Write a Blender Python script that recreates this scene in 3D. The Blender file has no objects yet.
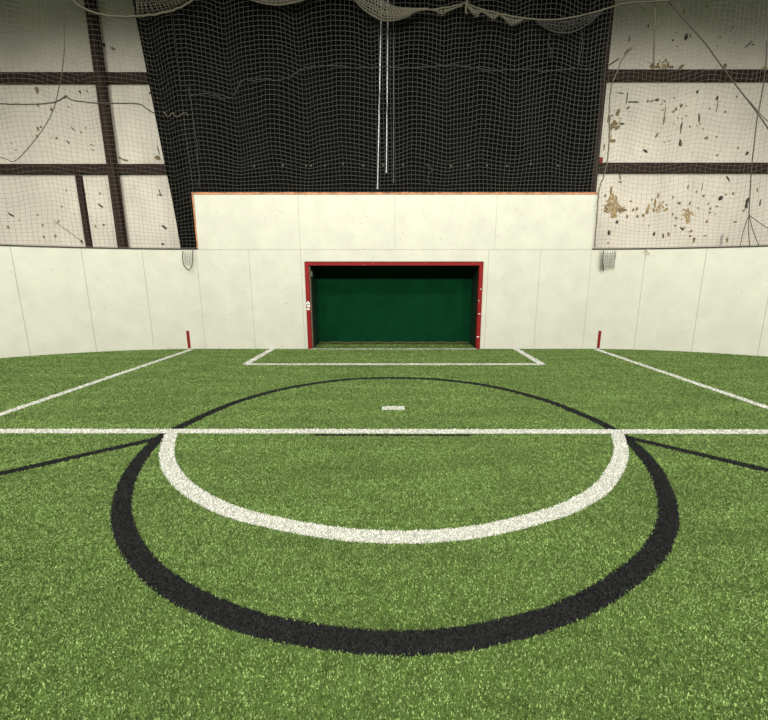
import bpy, bmesh, math, random
import numpy as np
from mathutils import Vector, noise
E0 = 1620
random.seed(7); rng = np.random.default_rng(7)
C = bpy.context.scene.collection
F = 389.0; CX = 394.0; CY = 360.0; TH = math.radians(11.49); H = 1.70
SN, CS = math.sin(TH), math.cos(TH)

# ---------- where a direction of view meets the ground or an upright plane
def ray(x, y):
    u = (x-CX)/F; v = (y-CY)/F
    return u, CS - v*SN, -(SN + v*CS)
def G(x, y, z=0.0):
    a, b, c = ray(x, y); t = (z-H)/c
    return (a*t, b*t, z)
def P(x, y, Y):
    a, b, c = ray(x, y); t = Y/b
    return (a*t, Y, H+c*t)

# ---------- materials
def mat(name, col, rough=0.7, metal=0.0, var=0.0, scale=6.0, bump=0.0, bscale=40.0, spots=None, spec=0.3):
    m = bpy.data.materials.new(name); m.use_nodes = True
    nt = m.node_tree; N = nt.nodes; L = nt.links
    b = N['Principled BSDF']
    b.inputs['Roughness'].default_value = rough; b.inputs['Metallic'].default_value = metal
    b.inputs['Specular IOR Level'].default_value = spec
    b.inputs['Base Color'].default_value = (*col, 1)
    tc = N.new('ShaderNodeTexCoord'); src = None
    if var > 0:
        n = N.new('ShaderNodeTexNoise'); n.inputs['Scale'].default_value = scale; n.inputs['Detail'].default_value = 6
        L.new(tc.outputs['Object'], n.inputs['Vector'])
        r = N.new('ShaderNodeValToRGB')
        r.color_ramp.elements[0].position = 0.3; r.color_ramp.elements[1].position = 0.7
        r.color_ramp.elements[0].color = (*[c*(1-var) for c in col], 1)
        r.color_ramp.elements[1].color = (*[min(1, c*(1+var)) for c in col], 1)
        L.new(n.outputs['Fac'], r.inputs['Fac']); src = r.outputs['Color']
    if spots:
        scol, ssc, thr, amt = spots
        n2 = N.new('ShaderNodeTexNoise'); n2.inputs['Scale'].default_value = ssc; n2.inputs['Detail'].default_value = 4
        L.new(tc.outputs['Object'], n2.inputs['Vector'])
        r2 = N.new('ShaderNodeValToRGB'); r2.color_ramp.elements[0].position = thr; r2.color_ramp.elements[1].position = thr+0.06
        r2.color_ramp.elements[0].color = (0,0,0,1); r2.color_ramp.elements[1].color = (amt,amt,amt,1)
        L.new(n2.outputs['Fac'], r2.inputs['Fac'])
        mx = N.new('ShaderNodeMix'); mx.data_type = 'RGBA'
        L.new(r2.outputs['Color'], mx.inputs[0])
        if src: L.new(src, mx.inputs[6])
        else: mx.inputs[6].default_value = (*col, 1)
        mx.inputs[7].default_value = (*scol, 1); src = mx.outputs[2]
    if src: L.new(src, b.inputs['Base Color'])
    if bump > 0:
        n3 = N.new('ShaderNodeTexNoise'); n3.inputs['Scale'].default_value = bscale; n3.inputs['Detail'].default_value = 5
        L.new(tc.outputs['Object'], n3.inputs['Vector'])
        bp = N.new('ShaderNodeBump'); bp.inputs['Strength'].default_value = bump; bp.inputs['Distance'].default_value = 0.02
        L.new(n3.outputs['Fac'], bp.inputs['Height']); L.new(bp.outputs['Normal'], b.inputs['Normal'])
    return m

def pile_mat(name, base, tip, patch=0.0):
    # every blade carries its own random tint (0..1), mixing base into tip
    m = bpy.data.materials.new(name); m.use_nodes = True
    nt = m.node_tree; N = nt.nodes; L = nt.links; b = N['Principled BSDF']
    b.inputs['Roughness'].default_value = 0.75; b.inputs['Specular IOR Level'].default_value = 0.15
    at = N.new('ShaderNodeAttribute'); at.attribute_name = 'tint'
    mx = N.new('ShaderNodeMix'); mx.data_type = 'RGBA'
    mx.inputs[6].default_value = (*base, 1); mx.inputs[7].default_value = (*tip, 1)
    L.new(at.outputs['Fac'], mx.inputs[0]); out = mx.outputs[2]
    if patch > 0:
        tc = N.new('ShaderNodeTexCoord'); mp = N.new('ShaderNodeMapping')
        mp.inputs['Scale'].default_value = (0.45, 1.6, 1)
        n = N.new('ShaderNodeTexNoise'); n.inputs['Scale'].default_value = 1.6; n.inputs['Detail'].default_value = 7
        n.inputs['Roughness'].default_value = 0.65
        L.new(tc.outputs['Object'], mp.inputs['Vector']); L.new(mp.outputs['Vector'], n.inputs['Vector'])
        r = N.new('ShaderNodeMapRange'); r.inputs[1].default_value = 0.3; r.inputs[2].default_value = 0.7
        r.inputs[3].default_value = 1-patch; r.inputs[4].default_value = 1+patch
        L.new(n.outputs['Fac'], r.inputs[0])
        mu = N.new('ShaderNodeVectorMath'); mu.operation = 'SCALE'
        L.new(out, mu.inputs[0]); L.new(r.outputs[0], mu.inputs['Scale']); out = mu.outputs[0]
    L.new(out, b.inputs['Base Color'])
    return m

M = {}
M['board'] = mat('white_board', (0.625,0.62,0.515), 0.5, var=0.05, scale=2.6, bump=0.15, bscale=30, spots=((0.36,0.35,0.28), 15.0, 0.655, 0.4), spec=0.15)
M['seam'] = mat('dark_gap', (0.16,0.15,0.12), 0.9)
M['vinyl'] = mat('wall_vinyl', (0.83,0.765,0.64), 0.55, var=0.10, scale=0.9, bump=0.5, bscale=2.2, spots=((0.40,0.36,0.27), 5.0, 0.64, 0.35))
M['concrete'] = mat('concrete', (0.25,0.25,0.24), 0.9, var=0.1)
M['steel'] = mat('brown_steel', (0.034,0.019,0.013), 0.8, var=0.35, scale=14, bump=0.2)
M['rail'] = mat('dark_rail', (0.05,0.04,0.03), 0.6)
M['wood'] = mat('raw_wood_edge', (0.52,0.22,0.10), 0.8, var=0.35, scale=9)
M['black'] = mat('black_vinyl', (0.0032,0.0034,0.003), 0.8, var=0.2, scale=3, bump=0.2, bscale=3, spec=0.03)
M['net'] = mat('net_cord', (0.046,0.045,0.037), 0.85)
M['netside'] = mat('net_cord_side', (0.14,0.13,0.105), 0.85)
M['cord'] = mat('old_cord', (0.12,0.11,0.075), 0.9, var=0.2, scale=30)
M['darkcord'] = mat('dark_cord', (0.07,0.062,0.045), 0.9)
M['lace'] = mat('pale_lacing', (0.24,0.235,0.20), 0.8)
M['red'] = mat('red_paint', (0.235,0.005,0.004), 0.65, var=0.15, scale=5, spots=((0.55,0.40,0.33), 7.0, 0.68, 0.8))
M['redflat'] = mat('red_mark_paint', (0.22,0.009,0.007), 0.7, var=0.15, scale=20)
M['chip'] = mat('chipped_white', (0.75,0.72,0.66), 0.7)
M['goalgreen'] = mat('green_fabric', (0.003,0.036,0.013), 0.9, var=0.15, scale=3, bump=0.3, bscale=12, spec=0.03)
M['goaldark'] = mat('dark_goal_side', (0.006,0.03,0.014), 0.8, var=0.3, scale=4)
M['pole'] = mat('bright_steel', (0.58,0.62,0.60), 0.35, metal=0.3, spec=0.5)
M['poledull'] = mat('dull_steel', (0.16,0.16,0.15), 0.5, metal=0.3)
M['stain'] = mat('black_tear', (0.07,0.06,0.045), 0.9)
M['brown'] = mat('brown_stain', (0.27,0.20,0.10), 0.9, var=0.3, scale=20)
M['rust'] = mat('rust_stain', (0.44,0.30,0.13), 0.9, var=0.3, scale=15, spots=((0.62,0.55,0.40), 16.0, 0.50, 0.9))
M['grass'] = pile_mat('green_pile', (0.040,0.078,0.012), (0.335,0.47,0.150), 0.24)
M['backing'] = mat('turf_backing', (0.07,0.12,0.02), 0.9, var=0.25, scale=9, bump=0.6, bscale=200)
M['white'] = pile_mat('white_pile', (0.22,0.22,0.19), (0.96,0.95,0.87))
M['whitebase'] = mat('white_strip', (0.36,0.37,0.31), 0.8, var=0.1, scale=60)
M['blackpile'] = pile_mat('black_pile', (0.006,0.0065,0.0065), (0.026,0.027,0.025))
M['blackbase'] = mat('black_strip', (0.010,0.011,0.011), 0.9, var=0.2, scale=60)

# ---------- mesh building
class MB:
    def __init__(s): s.v = []; s.f = []; s.mi = []
    def add(s, vs, fs, m=0):
        o = len(s.v); s.v += [tuple(p) for p in vs]
        s.f += [tuple(o+i for i in f) for f in fs]; s.mi += [m]*len(fs)
    def box(s, a, b, m=0):
        (x0,y0,z0),(x1,y1,z1) = a, b
        s.add([(x0,y0,z0),(x1,y0,z0),(x1,y1,z0),(x0,y1,z0),(x0,y0,z1),(x1,y0,z1),(x1,y1,z1),(x0,y1,z1)],
              [(0,3,2,1),(4,5,6,7),(0,1,5,4),(1,2,6,5),(2,3,7,6),(3,0,4,7)], m)
    def prism(s, poly, z0, z1, m=0):          # poly counter-clockwise in xy
        n = len(poly)
        s.add([(p[0],p[1],z0) for p in poly]+[(p[0],p[1],z1) for p in poly],
              [tuple(range(n-1,-1,-1)), tuple(range(n,2*n))]+[(i,(i+1)%n,(i+1)%n+n,i+n) for i in range(n)], m)
    def tube(s, pts, r, sides=6, m=0, ref=(0.13,1,0.2)):
        n = len(pts)
        if n < 2: return
        pts = [Vector(p) for p in pts]; ref = Vector(ref); vs = []
        for i, p in enumerate(pts):
            d = (pts[min(i+1,n-1)]-pts[max(i-1,0)])
            if d.length < 1e-9: d = Vector((0,0,1))
            a = d.cross(ref)
            if a.length < 1e-6: a = d.cross(Vector((1,0,0)))
            a.normalize(); b = d.cross(a).normalized()
            rr = r[i] if isinstance(r, (list,tuple)) else r
            for k in range(sides):
                t = 2*math.pi*k/sides
                vs.append(p + a*math.cos(t)*rr + b*math.sin(t)*rr)
        fs = []
        for i in range(n-1):
            for k in range(sides):
                k2 = (k+1) % sides
                fs.append((i*sides+k, i*sides+k2, (i+1)*sides+k2, (i+1)*sides+k))
        fs.append(tuple(range(sides-1,-1,-1))); fs.append(tuple((n-1)*sides+k for k in range(sides)))
        s.add(vs, fs, m)
    def build(s, name, mats, parent=None, smooth=False):
        me = bpy.data.meshes.new(name); me.from_pydata(s.v, [], s.f)
        if not isinstance(mats, (list,tuple)): mats = [mats]
        for m in mats: me.materials.append(m)
        me.polygons.foreach_set('material_index', s.mi)
        if smooth: me.polygons.foreach_set('use_smooth', [True]*len(s.f))
        me.update()
        o = bpy.data.objects.new(name, me); C.objects.link(o)
        if parent: o.parent = parent
        return o
def tag(o, label=None, cat=None, group=None, kind=None):
    if label: o['label'] = label
    if cat: o['category'] = cat
    if group: o['group'] = group
    if kind: o['kind'] = kind
    return o
def empty(name, loc=(0,0,0)):
    o = bpy.data.objects.new(name, None); C.objects.link(o); o.location = loc; return o
def recentre(o, loc):
    # put the origin of a mesh at loc
    d = Vector(loc); o.data.transform(__import__('mathutils').Matrix.Translation(-d)); o.location = d; return o
def adopt(parent, *kids):
    # kids become parts of parent, keeping their place; parts carry no category
    for o in kids:
        o.location = o.location - parent.location; o.parent = parent
        for k in ('category','label','group'):
            if k in o: del o[k]
def spline(pts, sub=8):
    out = []; n = len(pts)
    for i in range(n-1):
        p0 = pts[max(i-1,0)]; p1 = pts[i]; p2 = pts[i+1]; p3 = pts[min(i+2,n-1)]
        for k in range(sub):
            t = k/sub
            out.append(tuple(0.5*((2*b)+(-a+c)*t+(2*a-5*b+4*c-d)*t*t+(-a+3*b-3*c+d)*t**3) for a,b,c,d in zip(p0,p1,p2,p3)))
    out.append(tuple(pts[-1])); return out

# ---------- plan of the arena: straight end behind the goal, rounded corners
YW = 9.77; XC = 4.80; RHO = 7.2; ZB = 2.44; ZT = 3.70; PW = 1.25
def path(s, off=0.0):         # s signed distance from the goal centre along the boards, off outwards
    sg = 1 if s >= 0 else -1; a = abs(s)
    if a <= XC: return (s, YW+off)
    t = (a-XC)/RHO
    if t < math.pi/2:
        return (sg*(XC+(RHO+off)*math.sin(t)), YW-RHO+(RHO+off)*math.cos(t))
    return (sg*(XC+RHO+off), YW-RHO-(a-XC-RHO*math.pi/2))
def wall_y(x):
    a = abs(x)
    if a <= XC: return YW
    return YW-RHO+math.sqrt(max(0, RHO*RHO-(a-XC)**2))

# goal opening
GX = 2.085; GZ = 2.07; GD = 0.78; PWD = 0.095
# ---- front wall: boards behind and around the goal
mb = MB(); gap = 0.0025; T = 0.10
seams = [-4.80,-3.53,-2.27,2.30,3.56,4.80]
def panel(x0,x1,z0,z1): mb.box((x0+gap,YW,z0),(x1-gap,YW+T,z1))
panel(-4.80,-3.53,0,ZB); panel(-3.53,-2.27,0,ZB); panel(2.30,3.56,0,ZB); panel(3.56,4.80,0,ZB)
mb.box((-2.27+gap,YW,0),(-GX-PWD,YW+T,ZB)); mb.box((GX+PWD,YW,0),(2.30-gap,YW+T,ZB))
for a,b in ((-GX-PWD-0.002,GX+PWD+0.002),): panel(a,b,GZ+PWD,ZB)
for a,b in ((-4.74,-2.27),(-2.27,0.02),(0.02,2.44),(2.44,4.80)):
    mb.box((a+0.002,YW,ZB+0.005),(b-0.002,YW+T,ZT))
# dark backing seen through the seams
mb.box((-4.79,YW+0.03,0.0),(-GX-PWD-0.01,YW+T-0.01,ZB+0.1),1); mb.box((GX+PWD+0.01,YW+0.03,0.0),(4.79,YW+T-0.01,ZB+0.1),1)
mb.box((-4.73,YW+0.03,GZ+PWD+0.01),(4.79,YW+T-0.01,ZT-0.01),1)
o = mb.build('wall_front', [M['board'],M['seam']]); tag(o, 'white painted board wall around and above the recessed goal', None, kind='structure')
# ---- rounded corners
for sg, nm, lb in ((-1,'wall_left','curved white board wall at the left corner'),(1,'wall_right','curved white board wall at the right corner')):
    mb = MB()
    L = 18.0; k = 0; s = XC
    while s < L:
        e = s+PW; g = 0.003
        n = 10; ss = [s+g+(e-s-2*g)*i/n for i in range(n+1)]
        inn = [path(sg*t) for t in ss]; out = [path(sg*t, T) for t in ss]
        poly = inn+out[::-1]
        if sg > 0: poly = poly[::-1]
        # direction: make counter-clockwise
        A = sum(poly[i][0]*poly[(i+1)%len(poly)][1]-poly[(i+1)%len(poly)][0]*poly[i][1] for i in range(len(poly)))
        if A < 0: poly = poly[::-1]
        mb.prism(poly, 0, ZB); s = e
    # backing
    ss = [XC+0.02+(L-XC)*i/120 for i in range(121)]
    poly = [path(sg*t,0.03) for t in ss]+[path(sg*t,T-0.01) for t in ss][::-1]
    A = sum(poly[i][0]*poly[(i+1)%len(poly)][1]-poly[(i+1)%len(poly)][0]*poly[i][1] for i in range(len(poly)))
    if A < 0: poly = poly[::-1]
    mb.prism(poly, 0.0, ZB-0.02, 1)
    o = mb.build(nm, [M['board'],M['seam']]); tag(o, lb, None, kind='structure')
    # dark rail on top of the curved boards
    mb = MB()
    poly = [path(sg*t,-0.012) for t in ss]+[path(sg*t,T) for t in ss][::-1]
    A = sum(poly[i][0]*poly[(i+1)%len(poly)][1]-poly[(i+1)%len(poly)][0]*poly[i][1] for i in range(len(poly)))
    if A < 0: poly = poly[::-1]
    mb.prism(poly, ZB+0.001, ZB+0.032)
    o = mb.build('trim_1' if sg<0 else 'trim_2', M['rail'])
    tag(o, 'thin dark rail along the top of the %s curved boards' % ('left' if sg<0 else 'right'), None, kind='structure')
# raw wood edges of the raised boards
mb = MB(); n = 60
for i in range(n):
    x0 = -4.77+9.57*i/n; x1 = -4.77+9.57*(i+1)/n; dz = 0.010*noise.noise(Vector((i*0.4,0,3)))
    mb.box((x0,YW-0.012,ZT),(x1,YW+T,ZT+0.040+dz))
mb.box((-4.770,YW-0.004,ZB+0.034),(-4.742,YW+T,ZT))
o = mb.build('trim_3', M['wood']); tag(o, 'raw orange brown wooden edge capping the raised white boards', None, kind='structure')

# ---- floor, building wall, wall vinyl marks
mb = MB(); mb.box((-15,-8,-0.2),(15,12.2,-0.001)); o = mb.build('floor', M['concrete']); tag(o,'concrete slab under the artificial grass',None,kind='structure')
YB = 12.0
mb = MB(); mb.box((-15,YB,0),(15,YB+0.15,10.8),0)
for x in (11.6,): mb.box((x-0.006,YB-0.006,0),(x+0.006,YB,10.7),1)
nblot = [0]
def blot(x, y, w, h, ang=0, m=1, n=9, rag=0.35, c=None):
    cx, _, cz = P(x, y, YB); dep = YB*CS-(cz-H)*SN; sc = dep/F; ca, sa = math.cos(math.radians(ang)), math.sin(math.radians(ang))
    pts = []
    for i in range(n):
        t = 2*math.pi*i/n; r = 1+random.uniform(-rag,rag)
        u = math.cos(t)*w*0.5*r; v = math.sin(t)*h*0.5*r
        pts.append((cx+(u*ca-v*sa)*sc, YB-0.004, cz+(u*sa+v*ca)*sc))
    nblot[0] += 1; dd = 0.00007*nblot[0]
    pts = [(p[0],p[1]-dd,p[2]) for p in pts]; back = [(p[0],YB+0.001,p[2]) for p in pts]
    mb.add(pts+back, [tuple(range(n))]+[(i,i+n,(i+1)%n+n,(i+1)%n) for i in range(n)], m)
# (x, y, width, height, tilt, tone) tears and stains of the left bays
for a in [(80,92,2,4,40,2),(87,91,1.5,2,0,2),(73,129,1.4,6,40,2),(68,142,1.5,4.5,30,2),(41,127,2,2,0,2),(16,150,2.5,1.6,0,3),(104,45,3,3.5,30,2),(113,48.5,5,2.5,-15,3),
          (150,93,2.5,2.5,0,2),(158,158,6,4,0,3),(158.5,150,1.3,11,10,2),(125,160,7,2,-15,3),(120,158,3,3,0,3),(11,215,2,6.5,60,2),(101,206,2,6,50,2),(104,225,2,2,0,2),
          (164,227,2.5,7,50,2),(160,193,1.2,7,10,2),(160,195,6,1.2,0,2),(163,244,3,2.5,0,2),(44,237,1.8,3,20,3),(82,242,2,4,10,2),(92,145,5,1,-10,3),(93,150,4,1,-20,3),(37,90,4,6,0,3),
          # right bays
          (648,26,2,3,0,2),(686,38,4,4,20,2),(686,36,2,6,-40,2),(749,44,1.2,9,-50,2),(753,44.5,2,2,0,2),(720,37,1.5,2,0,3),(652,66,5,5,0,3),(657,67,8,3,0,3),(664,66,7,4,0,4),(671,67,6,2.5,0,3),(681,67,6,3,30,3),(725,66,3,5,0,3),(764,68,7,3,0,4),
          (614,62,1.5,12,-55,2),(629,40,1.5,6,0,3),(627,51,1.2,10,-45,2),
          (620,93,7,1.2,-5,2),(627,98,1.2,12,0,2),(633,102,12,1.4,0,2),(628,108,4,1.4,30,2),(618,113,4,7,-10,3),(609,119,3,9,0,3),(614,124,9,4,0,3),(617,128,6,4,20,3),(622,124,6,2,0,2),(613,141,8,4,0,3),(610,134,2,12,10,4),
          (657,100,3.5,3,0,2),(652,101,6,1.2,15,2),(697,92,2.5,4,-20,2),(717,98,2.5,4,-10,2),(717,106,1,12,0,3),(664,120,2,8,0,3),(665,112,1,12,0,3),(681,128,2,12,0,3),(680,143,3,7,0,2),(681,126,2,4,0,2),(699,118,2,8,10,2),(706,138,4,2.5,20,3),(645,151,6,2.2,-25,2),(747,153,2.5,4,-30,2),(717,155,3,2,0,3),(738,148,2,3,0,3),
          (604,147,1.5,7,0,3),(620,177,1.2,6,20,2),(620,182,4,1.4,-30,2),(688,187,1.6,5,0,3),(702,187,1,8,0,3),(728,179,1.6,6,40,2),(720,198,4.5,4.5,0,2),(747,201,3.5,6,0,2),(746,206,4,5,0,2),(760,203,1.4,7,0,2),(698,208,1.6,1.6,0,2),
          (613,207,19,5,0,4),(612,211,14,8,0,4),(610,200,5,16,0,4),(615,204,6,14,0,4),(622,210,12,3.5,0,3),(611,190,2,8,0,3),(614,216,6,6,0,4),(606,210,5,5,0,3),(611,205,8,3,0,3),
          (633,210,3,3,0,3),(648,208,3,8,-15,4),(647,212,3,4,0,3),(655,203,2,10,0,3),(660,207,3,11,-15,4),(666,209,3,3,0,3),(658,196,2,5,0,3),(688,214,6,8,0,4),(688,220,4,7,0,4),(687,211,4,3,0,3),(676,218,2,2,0,2),(679,203,3,3,0,3),(682,229,4.5,2,-35,2),(654,234,3,4,0,2),(663,236,1.5,5,10,2),(617,222,3,3,-30,2),(609,233,3,5,0,2),(608,243,2,2,0,3),(605,196,2,3,0,3),(690,236,3,2,0,3),(757,190,1.5,4,0,3),(735,222,4,1.5,0,3),(721,240,3,13,0,5)]:
    blot(a[0],a[1],a[2],a[3],a[4],{2:2,3:3,4:4,5:5}[a[5]], n=random.randint(7,11), rag=0.5 if a[5]==4 else 0.3)
for cx,cy,sp,nn,mm in ((612,208,9,34,4),(660,207,8,14,4),(688,214,5,12,4),(614,124,8,16,3),(662,66.5,10,22,3),(640,210,14,10,3),(690,120,45,26,3),(690,215,45,30,3),(60,120,50,14,3),(60,215,55,12,3),(700,30,45,10,3)):
    for k in range(nn):
        w = random.uniform(0.7,2.4); blot(random.gauss(cx,sp*0.5),random.gauss(cy,min(sp,14)*0.5) if sp<20 else cy+random.uniform(-25,25),w,w*random.uniform(0.6,2),random.uniform(-40,40),mm)
o = mb.build('wall_back', [M['vinyl'],M['seam'],M['stain'],M['brown'],M['rust'],mat('grey_smudge',(0.42,0.40,0.34),0.9)])
tag(o,'stained cream insulation-faced wall of the steel building, with rust marks',None,kind='structure')

# ---- steel framing of the building wall
def girt(x0, x1, y0, y1, label, Y=11.88):
    _,_,za = P(CX,y1,Y); _,_,zb = P(CX,y0,Y)
    t = 0.035
    b = MB()                                     # a channel: web and two lips
    b.box((x0,Y,za),(x1,Y+0.02,zb)); b.box((x0,Y+0.0205,za),(x1,YB-0.001,za+t)); b.box((x0,Y+0.0205,zb-t),(x1,YB-0.001,zb))
    o = b.build('steel_girt', M['steel']); recentre(o, ((x0+x1)/2, Y, za)); tag(o, label, 'steel beam')
    return o
xl = -14; xcl = -7.86
girt(xl,-5.3,72,82,'upper dark brown horizontal steel beam on the left wall')
girt(xl,-5.2,163.8,173.2,'lower dark brown horizontal steel beam on the left wall')
girt(5.0,14,69.3,79.8,'upper dark brown horizontal steel beam on the right wall')
girt(5.0,14,162.5,172,'lower dark brown horizontal steel beam on the right wall')
def column(xt, w, Yf, Yr, label, nm='steel_column', z1=10.6, z0=0.0):
    b = MB(); t = 0.02                            # I section: front flange, web, rear flange
    b.box((xt-w/2,Yf,z0),(xt+w/2,Yf+t,z1)); b.box((xt-0.012,Yf+t+0.0005,z0),(xt+0.012,Yr-t-0.0005,z1)); b.box((xt-w/2,Yr-t,z0),(xt+w/2,Yr,z1))
    o = b.build(nm, M['steel']); recentre(o,(xt,Yf,z0)); tag(o, label, 'steel column'); return o
xa = (P(84.5,0,11.7)[0]+P(117,248,11.7)[0])/2+0.105
column(xa, 0.21, 11.70, 11.87, 'tall dark brown steel column crossing the beams on the left wall')
column(5.60, 0.21, 11.70, 11.87, 'dark brown steel column almost hidden behind the right edge of the black curtain')
xa = (P(76,173,11.87)[0]+P(84.5,248,11.87)[0])/2+0.06
column(xa, 0.125, 11.87, 11.998, 'short thin brown steel post below the lower beam on the left wall', nm='wall_post', z1=P(79,173.5,11.88)[2]-0.03)
# red block at the beam's inner end
p = P(599.5,160.6,11.84); b = MB(); b.box((p[0]-0.07,11.80,p[2]-0.075),(p[0]+0.07,11.879,p[2]+0.075)); b.box((p[0]-0.06,11.79,p[2]-0.02),(p[0]+0.03,11.80,p[2]+0.05))
o = b.build('red_bracket', M['redflat']); recentre(o,(p[0],11.84,p[2]-0.075)); tag(o,'tiny red block beside the right edge of the black curtain','bracket')

# ---- black curtain
def curtain(px_l, px_r, name, label, Y=10.75, eyelets=()):
    xtl,xbl = px_l; xtr,xbr = px_r
    root = empty(name, ((xbl+xbr)/2, Y, 0.25)); tag(root, label, 'curtain')
    nx, nz = 160, 40; V = []; Fc = []
    for j in range(nz+1):
        z = 0.25+(10.2-0.25)*j/nz; t = (z-2.5)/(8.15-2.5)
        a = xbl+(xtl-xbl)*t; b_ = xbr+(xtr-xbr)*t
        for i in range(nx+1):
            x = a+(b_-a)*i/nx
            y = Y+0.045*math.sin(x*5.1+0.5*math.sin(z*0.8))+0.02*math.sin(x*13+z)+0.05*noise.noise(Vector((x*0.7,z*0.5,2)))
            V.append((x,y,z))
    for j in range(nz):
        for i in range(nx):
            q = j*(nx+1)+i; Fc.append((q,q+1,q+nx+2,q+nx+1))
    b = MB(); b.add([(v[0]-root.location.x,v[1]-root.location.y,v[2]-0.25) for v in V],Fc)
    o = b.build('curtain_sheet', M['black'], root, smooth=True)
    sm = o.modifiers.new('thickness','SOLIDIFY'); sm.thickness = 0.004
    for ex,ey in eyelets:
        q = P(ex,ey,Y-0.10); b = MB()
        ring = [(q[0]+0.018*math.cos(t*math.pi/4)-root.location.x, q[1]-root.location.y, q[2]+0.018*math.sin(t*math.pi/4)-0.25) for t in range(9)]
        b.tube(ring, 0.007, 5); b.build('eyelet', M['lace'], root)
    return root
ey = [(254,166),(283,165.5),(306,165.5),(311,165.5),(325,165.5),(343,164),(363,165.5),(383,165),(403,165),(451,166),(468,165.5),(487,165.5),(507,166),(531,164),(558,165.5)]
xt0 = P(137,0,10.75)[0]; xb0 = P(181,249,10.75)[0]; xt1 = P(609,0,10.75)[0]; xb1 = P(593,190,10.75)[0]
print(xt0,xb0,xt1,xb1)
curtain((-6.2,xb0),(5.12,5.12),'black_curtain','wide black curtain hanging behind the net above the goal boards', eyelets=ey)

# ---- bright poles behind the net
for (a,b_,r,m,lb) in (((382,-30),(377.6,188.5),0.022,'pole','leftmost and longest of the bright thin poles before the black curtain'),
                      ((388.3,-30),(386.4,172),0.020,'pole','shorter bright thin pole just right of the longest one'),
                      ((393.5,-30),(393.6,182),0.012,'poledull','faint dull thin pole right of the two bright ones')):
    p = P(*a,10.05); r *= 0.62; q = P(*b_,10.05); b = MB(); b.tube([q,p], r, 10)
    b.tube([(q[0],q[1],q[2]-0.02),(q[0],q[1],q[2]+0.05)], r*1.35, 10)
    o = b.build('steel_pole', M[m], smooth=False); recentre(o,q); tag(o,lb,'pole')

# ---- nets
CELL = 0.094
def net_disp(s, z, z0, side):
    k = min(1.0, (z-z0)/0.9)
    f = abs(((s*0.62+0.3+0.05*math.sin(z)) % 1.0)-0.5)*2
    dz = k*(-0.16*f + 0.07*noise.noise(Vector((s*1.1,z*0.9,5))))
    dx = k*(0.035*math.sin(s*3.9+z*0.7)+0.035*noise.noise(Vector((s*0.9,z*0.6,9))))
    dy = k*(0.05*math.sin(s*3.2+1)+0.03*math.sin(s*8))
    if side: dz += k*0.14*noise.noise(Vector((s*0.35,z*0.3,15))); dx += k*0.09*noise.noise(Vector((s*0.4,z*0.35,25)))
    jz = 0.012*noise.noise(Vector((s*9,z*9,1))); jx = 0.012*noise.noise(Vector((s*9,z*9,7)))
    return dx+jx, dy, dz+jz
def make_net(name, label, s0, s1, z0, z1, r, m, side=0):
    ns = int(round((s1-s0)/CELL)); nz = int(round((z1-z0)/CELL)); g = []
    for i in range(ns+1):
        row = []
        for j in range(nz+1):
            s = s0+(s1-s0)*i/ns; z = z0+(z1-z0)*j/nz
            dx,dy,dz = net_disp(s,z,z0,side)
            x,y = path(s+dx, 0.05)
            row.append((x, y+dy-0.01, z+dz))
        g.append(row)
    b = MB()
    for i in range(ns+1): b.tube(g[i], r*1, 3)
    for j in range(nz+1): b.tube([g[i][j] for i in range(ns+1)], r*(2.2 if j==0 else 1), 3, ref=(0.1,1,0.3))
    o = b.build(name, m); recentre(o, g[ns//2][0]); tag(o, label, 'net'); return o
gc = make_net('safety_net','square mesh safety net in front of the black curtain', -4.75, 4.75, ZT+0.055, 9.0, 0.0066, M['net'])
gl = make_net('safety_net','square mesh safety net rising from the left curved boards', -10.4, -4.75, ZB+0.05, 9.0, 0.0021, M['netside'], 1)
gr = make_net('safety_net','square mesh safety net rising from the right curved boards', 4.75, 10.4, ZB+0.05, 9.0, 0.0021, M['netside'], 1)

# ---- cords laced into and hanging on the nets
YN = 9.66
def yn(x, d):                                     # distance of the net at this direction
    return YN
def Pn(x, y, off=0.0):
    Y = YW-0.06+0.05-off
    for _ in range(12):
        q = P(x,y,Y); a = abs(q[0]); Y = (wall_y(q[0]) if a > XC else YW) - 0.05 - off
    return P(x,y,Y)
def cord(pts, r, m, name, label, cat='cord', wig=0.0, sub=6, off=0.02, group=None):
    q = spline(pts, sub)
    if wig: q = [(x+random.uniform(-wig,wig), y+random.uniform(-wig,wig)) for x,y in q]
    w = [Pn(x,y,off) for x,y in q]
    b = MB(); b.tube(w, r, 5); o = b.build(name, M[m], smooth=True); recentre(o, w[len(w)//2]); return tag(o,label,cat,group)
cord([(-8,103.5),(20,104.5),(45,103.5),(58,101),(66,96),(72,100),(90,102.5),(110,103.2),(138,104),(147,109),(156,114.5)],0.014,'darkcord','net_cord','horizontal dark cord with a small peak across the upper left net',wig=0.25)
cord([(64,20),(64.5,45),(62,72),(58,92),(54,108),(45,126),(30,146),(15,161),(5,158.5),(-8,155)],0.008,'darkcord','net_cord','thin curved cord sweeping down to the left in the left net')
cord([(54,220.5),(62,227),(72,234),(82,242)],0.007,'darkcord','net_cord','thin slanting cord at the foot of the left net')
cord([(163,112),(168,117),(173,113),(178,117),(184,113),(188,116)],0.008,'cord','net_lacing','short wavy pale lacing at the left side of the black curtain',wig=0.8)
cord([(189,88),(190,97),(191.5,108),(193.5,120),(195,133),(197,146),(198,160),(199,175),(199.5,188)],0.009,'net','net_lacing','upright grey lacing joining the nets left of the black curtain centre',wig=0.8)
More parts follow.
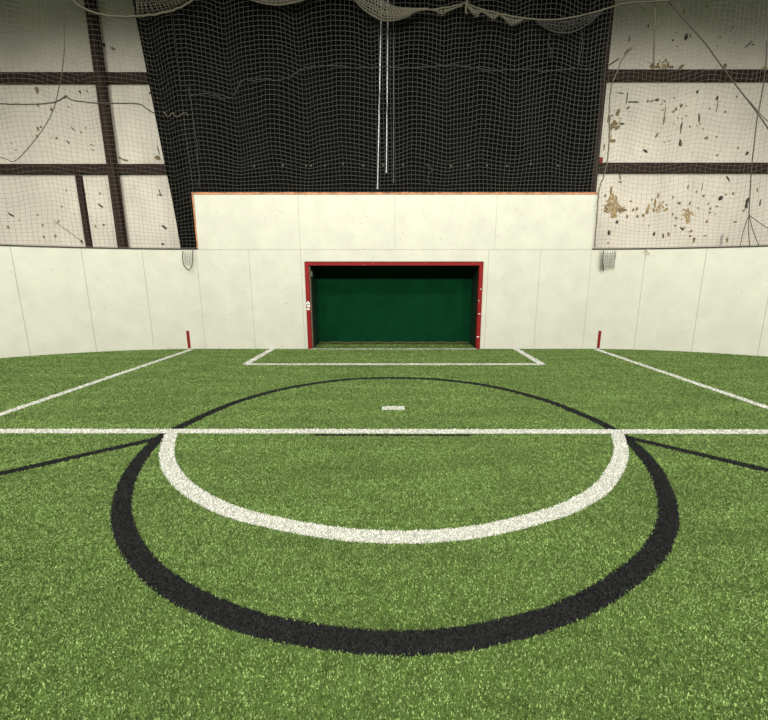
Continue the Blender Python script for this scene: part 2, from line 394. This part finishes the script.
cord([(191,96),(203,94),(214,95),(222,98),(232,97),(238,88),(243,80),(254,81),(262,79),(275,80),(290,77),(306,68),(330,66),(360,68),(390,67),(415,68),(440,66),(462,66),(480,69),(497,71),(520,69),(545,71),(570,69),(594,70)],0.009,'net','net_lacing','long wavy grey lacing crossing the net before the curtain',wig=0.9)
cord([(425,164),(430,167),(432,170),(429,174),(428,180),(431,185)],0.009,'net','net_tie','short frayed pale tie just above the goal boards, right of the bright poles',wig=0.6)
cord([(664,-4),(675,9),(690,26),(705,43),(718,61),(729,76),(742,93),(756,111),(774,137)],0.012,'darkcord','net_cord','long diagonal cord falling to the right in the upper right net')
cord([(742,93),(752,104),(762,116),(774,126)],0.007,'darkcord','net_cord','short second strand beside the lower end of the diagonal cord')
cord([(767,40),(766,60),(763.5,85),(760,105),(757,120),(754,145),(751.5,170),(750,195),(749,215)],0.011,'darkcord','net_cord','dark upright cord gathering the net near the right edge of the photo',wig=0.2)
for e,l in (((740,246.5),'lower left strand of the cord fan at the right edge'),((750,246.5),'middle strand of the cord fan at the right edge'),((759,246),'lower right strand of the cord fan at the right edge'),((774,232),'uppermost right strand of the cord fan at the right edge')):
    cord([(749,215),((749+e[0])/2-1,(215+e[1])/2),e],0.0075,'darkcord','net_strand',l)
cord([(632,47.5),(627,53),(622,60),(617,72),(612,84),(610,96),(609.5,115),(609,140),(607.5,158),(604,175),(600,186),(598,200),(596.5,225),(595,247)],0.013,'cord','net_cord','pale wavy cord running down beside the right edge of the curtain',wig=0.5)
cord([(654.5,4),(655,20),(654.5,40),(653.5,66)],0.016,'cord','net_cord','short upright cord in the upper right net',wig=0.2)
# scraps hanging over the boards
cord([(183,251),(182.5,258),(184,265),(188,269.5),(191.5,267),(192.5,258),(192.5,249)],0.011,'cord','hanging_loop','loop of old cord hanging over the left boards under the curtain corner',off=0.04)
def gauze(poly_top, poly_bot, name, label, m='cord', r=0.006, n=14, off=0.05, rope=0.0, cat='net', xs=4, edge=None):
    a = spline(poly_top,8); c = spline(poly_bot,8)
    def samp(l,t):
        k = t*(len(l)-1); i = min(int(k),len(l)-2); f = k-i
        return (l[i][0]+(l[i+1][0]-l[i][0])*f, l[i][1]+(l[i+1][1]-l[i][1])*f)
    b = MB(); W = lambda x,y,o_: Pn(x,y,off+o_)
    for i in range(n+1):
        for sh in (-0.05,0.05):
            t = i/n; t2 = min(1,max(0,t+sh)); p = samp(a,t); q = samp(c,t2)
            b.tube([W(p[0]+(q[0]-p[0])*k/3+random.uniform(-.3,.3), p[1]+(q[1]-p[1])*k/3, 0.03*math.sin(k*1.1)) for k in range(4)], r, 3)
    for j in range(1,xs):
        f = j/xs; ln = []
        for i in range(3*n+1):
            t = i/(3*n); p = samp(a,t); q = samp(c,t); ln.append(W(p[0]+(q[0]-p[0])*f, p[1]+(q[1]-p[1])*f+random.uniform(-.25,.25), 0.02))
        b.tube(ln, r, 3)
    if rope:
        b.tube([W(x,y,0) for x,y in c], rope, 5)
        b.tube([W(x,y,0) for x,y in a], rope, 5)
    o = b.build(name, M[m]); recentre(o, W(*samp(a,0.5),0)); return tag(o,label,cat)
gauze([(184,250.5),(190.5,250.5)],[(185,264),(190.5,266)],'net_scrap','scrap of fine netting inside the cord loop over the left boards','lace',0.0025,4,0.045)
gauze([(600,250.5),(616,250.5)],[(600,270),(614,268)],'net_scrap','grey scrap of net hanging over the right boards beside the raised boards','lace',0.0045,8,0.03,xs=6)
b = MB(); b.tube([Pn(603.5,250.5,0.05),Pn(602.5,260,0.05),Pn(603.5,271,0.05)],0.012,5); o=b.build('hanging_cord',M['darkcord']); recentre(o,Pn(603.5,260,0.05)); tag(o,'dark cord end hanging through the grey net scrap on the right boards','cord')
b = MB(); b.tube([Pn(645,250,0.03),Pn(648,252.5,0.03),Pn(649,254,0.03)],0.012,5); o=b.build('wood_splinter',M['rust']); recentre(o,Pn(648,252,0.03)); tag(o,'tiny brown splinter at the top edge of the right boards','wood')
# swags of rolled net along the top
cord([(68,-8),(75,2),(83,8),(92,12),(105,15.5),(120,16.6),(140,16.3),(158,14),(174,10),(186,4.5),(193,-1),(200,-10)],0.021,'cord','net_swag','rolled net edge sagging across the steel column at the top left',cat='net',wig=0.5,off=0.12)
gauze([(136,-3),(188,-5)],[(137,15),(160,12.5),(176,7),(190,-1)],'net_flap','dark bunched netting hanging above the left swag','darkcord',0.007,14,0.09,xs=6)
gauze([(244,-8),(275,-8),(312,-9)],[(246,-2),(262,3),(278,5),(292,3),(300,1),(312,-3)],'bunched_net','small bunched net dipping into the top over the curtain, left of centre','cord',0.012,18,0.1,rope=0.014)
gauze([(352,-9),(372,-6),(392,6),(410,8.5),(428,8.5)],[(352,-3),(362,8),(374,16.5),(384,20.5),(396,20),(408,16),(418,11.5),(428,9.5)],'bunched_net','bunched net flap over the tops of the bright poles','cord',0.013,26,0.1,rope=0.014,xs=6)
cord([(418,10),(432,9.5),(447,7.5),(458,5),(466,3.5),(474,7),(484,10),(500,14),(515,17),(530,19),(545,20),(560,19.5),(575,17),(588,14),(600,11),(612,7),(625,3.5),(640,2),(658,1.5),(680,-1)],0.017,'cord','net_swag','long pale rope swag crossing the top of the curtain to the right wall',cat='net',wig=0.35,off=0.12)
cord([(467.5,-6),(467,2),(466,8),(466.5,14)],0.022,'cord','rope_knot','pale knotted rope end at the peak of the long swag',wig=0.5,off=0.14)
def scallop(pts_top, pts_bot, lb, n=8): gauze(pts_top, pts_bot,'net_flap',lb,'cord',0.010,n,0.1,xs=3)
scallop([(428,9.5),(446,8),(462,5)],[(428,10),(436,12),(441,16),(446,13),(450,11),(462,6)],'first ragged net flap under the long swag, left of the knot')
scallop([(467,4),(482,10),(499,14)],[(468,9),(474,16),(478,17),(482,12.5),(488,17),(493,21),(499,15)],'ragged net flap under the long swag just right of the knot',12)
scallop([(500,14.5),(512,17),(523,19)],[(501,16),(506,22),(511,26),(516,25),(523,19.5)],'pointed net flap at the middle of the right half of the swag',9)
gauze([(534,19.5),(560,19.5),(580,16),(602,11)],[(534,20),(543,26),(552,31),(563,33),(575,31),(588,24),(596,17),(602,11.5)],'net_flap','rounded net pocket hanging under the right end of the swag','net',0.007,22,0.09,rope=0.013,xs=4)
cord([(549,31),(550,37),(548,42),(551,50),(550,58)],0.008,'net','net_lacing','short upright lacing under the left of the rounded net pocket',wig=0.6)
cord([(582,30),(582,40),(581,50),(579,60),(580,66)],0.008,'net','net_lacing','short upright lacing under the right of the rounded net pocket',wig=0.6)

# ---- what is laced into a net, or sewn to a swag, is a part of it
def kids(names, test):
    return [o for o in list(C.objects) if o.parent is None and o.name.split('.')[0] in names and test(o)]
cordy = ('net_cord','net_lacing','net_tie','net_strand','hanging_loop','net_scrap','hanging_cord')
adopt(gl, *kids(cordy, lambda o: o.location.x < -4.55))
adopt(gr, *kids(cordy, lambda o: o.location.x > 4.75))
adopt(gc, *kids(cordy, lambda o: True))
sw = kids(('net_swag',), lambda o: True)
swl = [o for o in sw if o.location.x < 0][0]; swr = [o for o in sw if o.location.x > 0][0]
adopt(swl, *kids(('net_flap',), lambda o: o.location.x < -3.9))
adopt(swr, *kids(('net_flap','rope_knot'), lambda o: o.location.x > 0.7))

# ---- goal
root = empty('soccer_goal',(0,YW,0)); tag(root,'red framed soccer goal recessed into the white boards with green backing','goal')
def gpart(nm, boxes, m, lb=None):
    b = MB()
    for bx in boxes:
        a,c = bx[0],bx[1]; b.box((a[0],a[1]-YW,a[2]),(c[0],c[1]-YW,c[2]), bx[2] if len(bx)>2 else 0)
    o = b.build(nm, m, root)
    if lb: o['label'] = lb
    return o
FY = YW-0.03
def post(sg, lb):
    b = MB(); n = 26; random.seed(3+sg)
    xi = sg*GX; xo = sg*(GX+PWD)
    x0,x1 = min(xi,xo),max(xi,xo)
    b.box((x0,FY-YW,0.012),(x1,T,GZ-0.001),0)
    chips = [(1.10,0.05,0.05),(1.16,0.06,0.035),(1.02,0.05,0.03),(1.20,0.02,0.012)] if sg < 0 else [(0.32,0.04,0.015),(0.9,0.03,0.012),(1.5,0.02,0.01)]
    for z,w,h in chips:
        cx = xi+sg*(PWD/2)+random.uniform(-.02,.02)
        pts = []
        for i in range(8):
            t = 2*math.pi*i/8; r = random.uniform(0.7,1.3); pts.append((min(max(cx+math.cos(t)*w*r,x0),x1), FY-YW-0.002, z+math.sin(t)*h*r))
        b.add(pts+[(p[0],FY-YW+0.001,p[2]) for p in pts],[tuple(range(8))]+[(i,i+8,(i+1)%8+8,(i+1)%8) for i in range(8)],1)
    o = b.build('goal_post',[M['red'],M['chip']],root); 
    if lb: o['label'] = lb
post(-1,'left red post with white chipped patch at mid height'); post(1,None)
gpart('crossbar',[((-GX-PWD,FY,GZ),(GX+PWD,YW+T,GZ+PWD*0.85))],M['red'])
gpart('goal_back',[((-GX-0.02,YW+GD,0.012),(GX+0.02,YW+GD+0.04,GZ+0.02))],M['goalgreen'],'dark green fabric back')
for sg in (-1,1):
    x0,x1 = sorted((sg*(GX+0.001),sg*(GX+0.04)))
    gpart('goal_side',[((x0,YW+T+0.001,0.012),(x1,YW+GD,GZ+0.02))],M['goaldark'])
gpart('goal_roof',[((-GX,YW+T+0.001,GZ+0.021),(GX,YW+GD+0.04,GZ+0.05))],M['goaldark'])
# brown inner jambs
gpart('jamb',[((-GX,YW+0.02,0.012),(-GX+0.025,YW+T+0.02,GZ-0.002))],mat('worn_jamb',(0.16,0.12,0.08),0.8,var=0.4,scale=20))
# small white hook inside the top left, and at the top
gpart('hook',[((-GX+0.03,YW+0.05,GZ-0.26),(-GX+0.07,YW+0.08,GZ-0.14))],M['cord'])
# folded net roll along the foot of the back
b = MB(); b.tube([(x, GD-0.05+0.01*math.sin(x*7), 0.045+0.006*math.sin(x*11)) for x in np.linspace(-GX+0.05,GX-0.05,40)],0.028,6)
b.build('bottom_roll',mat('brown_green_roll',(0.07,0.075,0.025),0.9,var=0.3,scale=20),root)

# red marks on the boards
for x, lb in ((188.9,'red stripe painted low on the white boards left of the goal'),(598.7,'red stripe painted low on the white boards right of the goal')):
    q = P(x,340,YW); sg = -1 if q[0]<0 else 1
    qx = abs(q[0])*sg; yy = wall_y(qx+0.035*sg)
    b = MB(); b.box((qx-0.035,yy-0.008,0.03),(qx+0.035,yy-0.001,0.47)); o = b.build('wall_mark',M['redflat']); recentre(o,(qx,yy-0.004,0.03)); tag(o,lb,'painted mark')

# ---- artificial grass and its lines
ZS = 0.004
def wl(pts): return [G(x,y,0.009)[:2] for x,y in pts]
lines = []   # name, polyline(world), width, colour, label
def add_line(nm, pts, w, col, lb): lines.append((nm, pts, w, col, lb))
yl = G(394,431.2,0.009)[1]
add_line('boundary_line',[(-12.3,yl+0.02),(0,yl),(12.3,yl-0.04)],0.135,'white','long white line straight across the pitch from side to side')
yb = G(394,364.2,0.009)[1]
add_line('goal_area_line',[(-3.09,YW-0.02),(-3.07,yb),(3.07,yb),(3.09,YW-0.02)],0.15,'white','thin white box line on the turf directly in front of the goal')
add_line('goal_line',[(-GX-0.02,YW-0.05),(GX+0.02,YW-0.05)],0.09,'white','short white line on the turf across the goal mouth')
add_line('penalty_mark',wl([(382.3,408),(404.7,408)]),0.16,'white','short white dash on the turf between goal and long white line')
add_line('touch_line',[(-5.10,YW-0.1),(-5.09,yl+0.09)],0.13,'white','white line running towards the camera from the red mark left of the goal')
add_line('touch_line',[(5.10,YW-0.1),(5.09,yl+0.06)],0.13,'white','white line running towards the camera from the red mark right of the goal')
warc = [(171.3,433.5),(168.5,442),(166.8,452.4),(170.0,467),(182,483.4),(202.3,498),(225.2,508.8),(255,518),(303,528),(346.7,534.3),(394,536.8),(436,535.6),(480,531.0),(518,522.8),(545,515.5),(570,507),(599.6,489.5),(615,470),(621.3,453),(619.5,441),(617,433.5)]
add_line('penalty_arc',spline(wl(warc),6),0.135,'white','white curved line bulging towards the camera from the long white line')
bc = [(183,425.6),(215.4,410.3),(250,397.6),(290,387.6),(331,381.2),(361,378.6),(391,377.9),(420,378.4),(443,379.9),(474,383.6),(499.5,388),(518,392.6),(550.6,402),(583,415),(609.4,427.4),(629,441),(648,460),(661.6,482.4),(668.3,509),(664.5,533),(647,560),(599.5,595),(545,619),(480,635),(436,641),(394,642.3),(349.5,639.5),(279,629),(230,615),(175,588.5),(142.3,561),(125.7,533),(121.5,506),(129,477.5),(143.6,454.5),(160,438),(170,431.5)]
bw = spline(wl(bc)+[wl(bc)[0]],6)
add_line('centre_circle',bw,0.135,'black','large black circle on the turf')
add_line('diagonal_line',wl([(160.5,437.8),(-12,476.4)]),0.115,'black','black slanting line on the turf leaving the circle to the left')
add_line('diagonal_line',wl([(627.5,437.5),(780,473.2)]),0.115,'black','black slanting line on the turf leaving the circle to the right')
add_line('short_line',wl([(314,434.9),(472,435.2)]),0.05,'black','short thin black line on the turf along the near edge of the long white line')

def seg_dist(px, py, pl):
    d = np.full(px.shape, 1e9)
    for (x0,y0),(x1,y1) in zip(pl[:-1],pl[1:]):
        dx,dy = x1-x0,y1-y0; L2 = dx*dx+dy*dy+1e-12
        t = np.clip(((px-x0)*dx+(py-y0)*dy)/L2,0,1)
        np.minimum(d, np.hypot(px-(x0+t*dx),py-(y0+t*dy)), out=d)
    return d
def blades(px, py, wscale, hgt=0.0115, wbase=0.0042, lean=0.75):
    n = len(px); a = rng.uniform(0,2*np.pi,n); w = wbase*wscale*rng.uniform(0.7,1.4,n); h = hgt*rng.uniform(0.6,1.25,n)*wscale**0.25
    la = rng.uniform(0,2*np.pi,n); ll = h*lean*rng.uniform(0.2,1.0,n)
    v = np.zeros((n,3,3))
    v[:,0,0]=px-np.cos(a)*w; v[:,0,1]=py-np.sin(a)*w; v[:,1,0]=px+np.cos(a)*w; v[:,1,1]=py+np.sin(a)*w
    v[:,0,2]=v[:,1,2]=ZS+0.001
    v[:,2,0]=px+np.cos(la)*ll; v[:,2,1]=py+np.sin(la)*ll; v[:,2,2]=ZS+h
    return v.reshape(-1,3)
def pile_object(name, basev, basef, tri, tint, mats):
    nb = len(basev); nt = len(tri)//3
    me = bpy.data.meshes.new(name)
    nl = sum(len(f) for f in basef)
    me.vertices.add(nb+len(tri)); me.loops.add(nl+nt*3); me.polygons.add(len(basef)+nt)
    co = np.concatenate([np.array(basev,float).reshape(-1,3), tri]).ravel(); me.vertices.foreach_set('co', co)
    li = [i for f in basef for i in f]
    me.loops.foreach_set('vertex_index', np.concatenate([np.array(li,dtype=np.int32), nb+np.arange(nt*3,dtype=np.int32)]))
    st = []; k = 0
    for f in basef: st.append(k); k += len(f)
    me.polygons.foreach_set('loop_start', np.concatenate([np.array(st,dtype=np.int32), nl+3*np.arange(nt,dtype=np.int32)]))
    me.polygons.foreach_set('material_index', np.concatenate([np.zeros(len(basef),np.int32), np.ones(nt,np.int32)]))
    for m in mats: me.materials.append(m)
    me.update(calc_edges=True)
    at = me.attributes.new('tint','FLOAT','POINT')
    at.data.foreach_set('value', np.concatenate([np.full(nb,0.4), np.repeat(tint,3)]))
    me.validate()
    o = bpy.data.objects.new(name, me); C.objects.link(o); return o
def wscale(y): return np.maximum(1.0, y/2.4)**0.75
D0 = 21000.
def scatter(x0,x1,y0,y1,dens_mul=1.0):
    # rows of decreasing density with distance
    X=[];Y=[]
    ys = np.linspace(y0,y1,max(2,int((y1-y0)/0.15)+1))
    for a,b in zip(ys[:-1],ys[1:]):
        ym = (a+b)/2; hw = 1.12*max(ym,0.2)+1.1
        xa,xb = max(x0,-hw),min(x1,hw)
        if xb<=xa: continue
        n = int(D0*dens_mul*min(1,(2.4/max(ym,.1))**1.6)*(xb-xa)*(b-a))
        X.append(rng.uniform(xa,xb,n)); Y.append(rng.uniform(a,b,n))
    return np.concatenate(X),np.concatenate(Y)
# base sheet of the grass follows the boards, with a tongue into the goal
ring = []
ss = np.linspace(-17.5,17.5,161)
for s in ss: ring.append(path(float(s), -0.005))
ring = [(ring[0][0],-7.5)]+ring+[(ring[-1][0],-7.5)]
bv = [(x,y,ZS) for x,y in ring]; n0 = len(bv)
bv += [(-GX+0.002,YW-0.004,ZS),(GX-0.002,YW-0.004,ZS),(GX-0.002,YW+GD-0.002,ZS),(-GX+0.002,YW+GD-0.002,ZS)]
bf = [tuple(range(n0))[::-1], (n0,n0+1,n0+2,n0+3)]
gx,gy = scatter(-9.5,9.5,0.35,YW-0.01)
ax = np.abs(gx); wy = np.where(ax<=XC, YW, YW-RHO+np.sqrt(np.maximum(0,RHO**2-(ax-XC)**2)))
k = gy < wy-0.02; gx,gy = gx[k],gy[k]
ex = rng.uniform(-GX+.02,GX-.02,2600); eyy = rng.uniform(YW,YW+GD-.02,2600); gx = np.concatenate([gx,ex]); gy = np.concatenate([gy,eyy])
keep = np.ones(len(gx),bool)
for nm,pl,w,col,lb in lines: keep &= seg_dist(gx,gy,pl) > w/2-0.004+rng.normal(0,0.004,len(gx))
gx,gy = gx[keep],gy[keep]; print('blades',len(gx))
ws = wscale(gy)
cl = np.sin(gx*31+np.sin(gy*23)*2)*np.sin(gy*37+np.sin(gx*29)*2)*0.12
tint = np.clip(rng.beta(1.6,1.6,len(gx))*0.9+cl,0,1); tint = 0.5+(tint-0.5)*ws**-0.6
o = pile_object('artificial_grass', bv, bf, blades(gx,gy,ws), tint, [M['backing'],M['grass']])
tag(o,'short green artificial grass covering the indoor pitch','artificial grass',kind='stuff')
z_i = 0
for nm,pl,w,col,lb in lines:
    # ribbon strip
    zt = ZS+0.0008+0.0004*(z_i if nm!='short_line' else z_i); z_i += 1
    if nm in('centre_circle','diagonal_line','short_line'): zt = ZS+0.0008+0.0003*(z_i%4)
    else: zt = ZS+0.0026+0.0003*(z_i%6)
    dense = []
    for (a,b_) in zip(pl[:-1],pl[1:]):
        L = math.hypot(b_[0]-a[0],b_[1]-a[1]); n = max(1,int(L/0.02))
        for i in range(n): dense.append((a[0]+(b_[0]-a[0])*i/n, a[1]+(b_[1]-a[1])*i/n))
    dense.append(pl[-1]); V=[];Fc=[]
    sharp = nm=='goal_area_line'
    for i,p in enumerate(dense):
        q0 = dense[max(i-1,0)]; q1 = dense[min(i+1,len(dense)-1)]
        dx,dy = q1[0]-q0[0],q1[1]-q0[1]; L = math.hypot(dx,dy) or 1; nx,ny = -dy/L,dx/L
        e = 1+0.03*noise.noise(Vector((p[0]*9,p[1]*9,z_i)))
        g_ = 0.006
        V += [(p[0]+nx*w/2*e+random.uniform(-g_,g_),p[1]+ny*w/2*e+random.uniform(-g_,g_),zt),(p[0]-nx*w/2*e+random.uniform(-g_,g_),p[1]-ny*w/2*e+random.uniform(-g_,g_),zt)]
        if i: Fc.append((2*i-2,2*i-1,2*i+1,2*i))
    xs = [p[0] for p in pl]; ys_ = [p[1] for p in pl]
    # pile of the line itself
    sx,sy = [],[]
    for (a,b_) in zip(dense[:-1],dense[1:]):
        ym = max(a[1],0.5)
        if abs(a[0]) > 1.15*ym+1.2: continue
        L = math.hypot(b_[0]-a[0],b_[1]-a[1]); n = rng.poisson(D0*1.3*min(1,(2.4/ym)**1.6)*L*w)
        t = rng.uniform(0,1,n); u = rng.uniform(-w/2,w/2,n); dx,dy = (b_[0]-a[0])/L,(b_[1]-a[1])/L
        sx.append(a[0]+dx*L*t-dy*u); sy.append(a[1]+dy*L*t+dx*u)
    sx = np.concatenate(sx); sy = np.concatenate(sy)
    if col=='black':                              # white lies over black where they cross
        kk = np.ones(len(sx),bool)
        for n2,pl2,w2,c2,_ in lines:
            if c2=='white': kk &= seg_dist(sx,sy,pl2) > w2/2-0.003
        sx,sy = sx[kk],sy[kk]
    tri = blades(sx,sy,wscale(sy),hgt=0.0115)
    o = pile_object(nm, V, Fc, tri, np.clip(rng.beta(1.7,0.9,len(sx)),0,1), [M['whitebase'],M['white']] if col=='white' else [M['blackbase'],M['blackpile']])
    tag(o, lb, 'line marking'); recentre(o, (sum(xs)/len(xs), sum(ys_)/len(ys_), 0))
# worn dark spot on the white arc
# ---------- light: rows of high bay lamps above the pitch, and faint ambient
def lamp(x,y,z,e):                                # a hooded lamp: wide cone that ends near the horizontal
    l = bpy.data.lights.new('high_bay_lamp','SPOT'); l.energy = e; l.spot_size = math.radians(178); l.spot_blend = 0.27
    l.shadow_soft_size = 0.45; l.color = (1.0,0.985,0.93)
    o = bpy.data.objects.new('high_bay_lamp',l); o.location = (x,y,z); C.objects.link(o)
for x in (-7.5,-2.5,2.5,7.5):
    lamp(x,5.6,8.95,E0*0.14); lamp(x,2.0,8.95,E0*0.42); lamp(x,-7.5,8.95,E0*2.15)
w = bpy.data.worlds.new('World'); bpy.context.scene.world = w; w.use_nodes = True
w.node_tree.nodes['Background'].inputs[0].default_value = (0.95,0.97,0.85,1); w.node_tree.nodes['Background'].inputs[1].default_value = 0.05

# ---------- camera
cd = bpy.data.cameras.new('Camera'); co = bpy.data.objects.new('Camera',cd); C.objects.link(co)
co.location = (0,0,H); co.rotation_euler = (math.pi/2-TH,0,0)
cd.sensor_width = 36; cd.sensor_fit = 'HORIZONTAL'; cd.lens = F/768*36; cd.shift_x = -(CX-384)/768; cd.clip_start = 0.05
sc = bpy.context.scene; sc.camera = co
sc.view_settings.view_transform = 'Standard'; sc.view_settings.look = 'None'; sc.view_settings.exposure = 0.0; sc.view_settings.gamma = 1
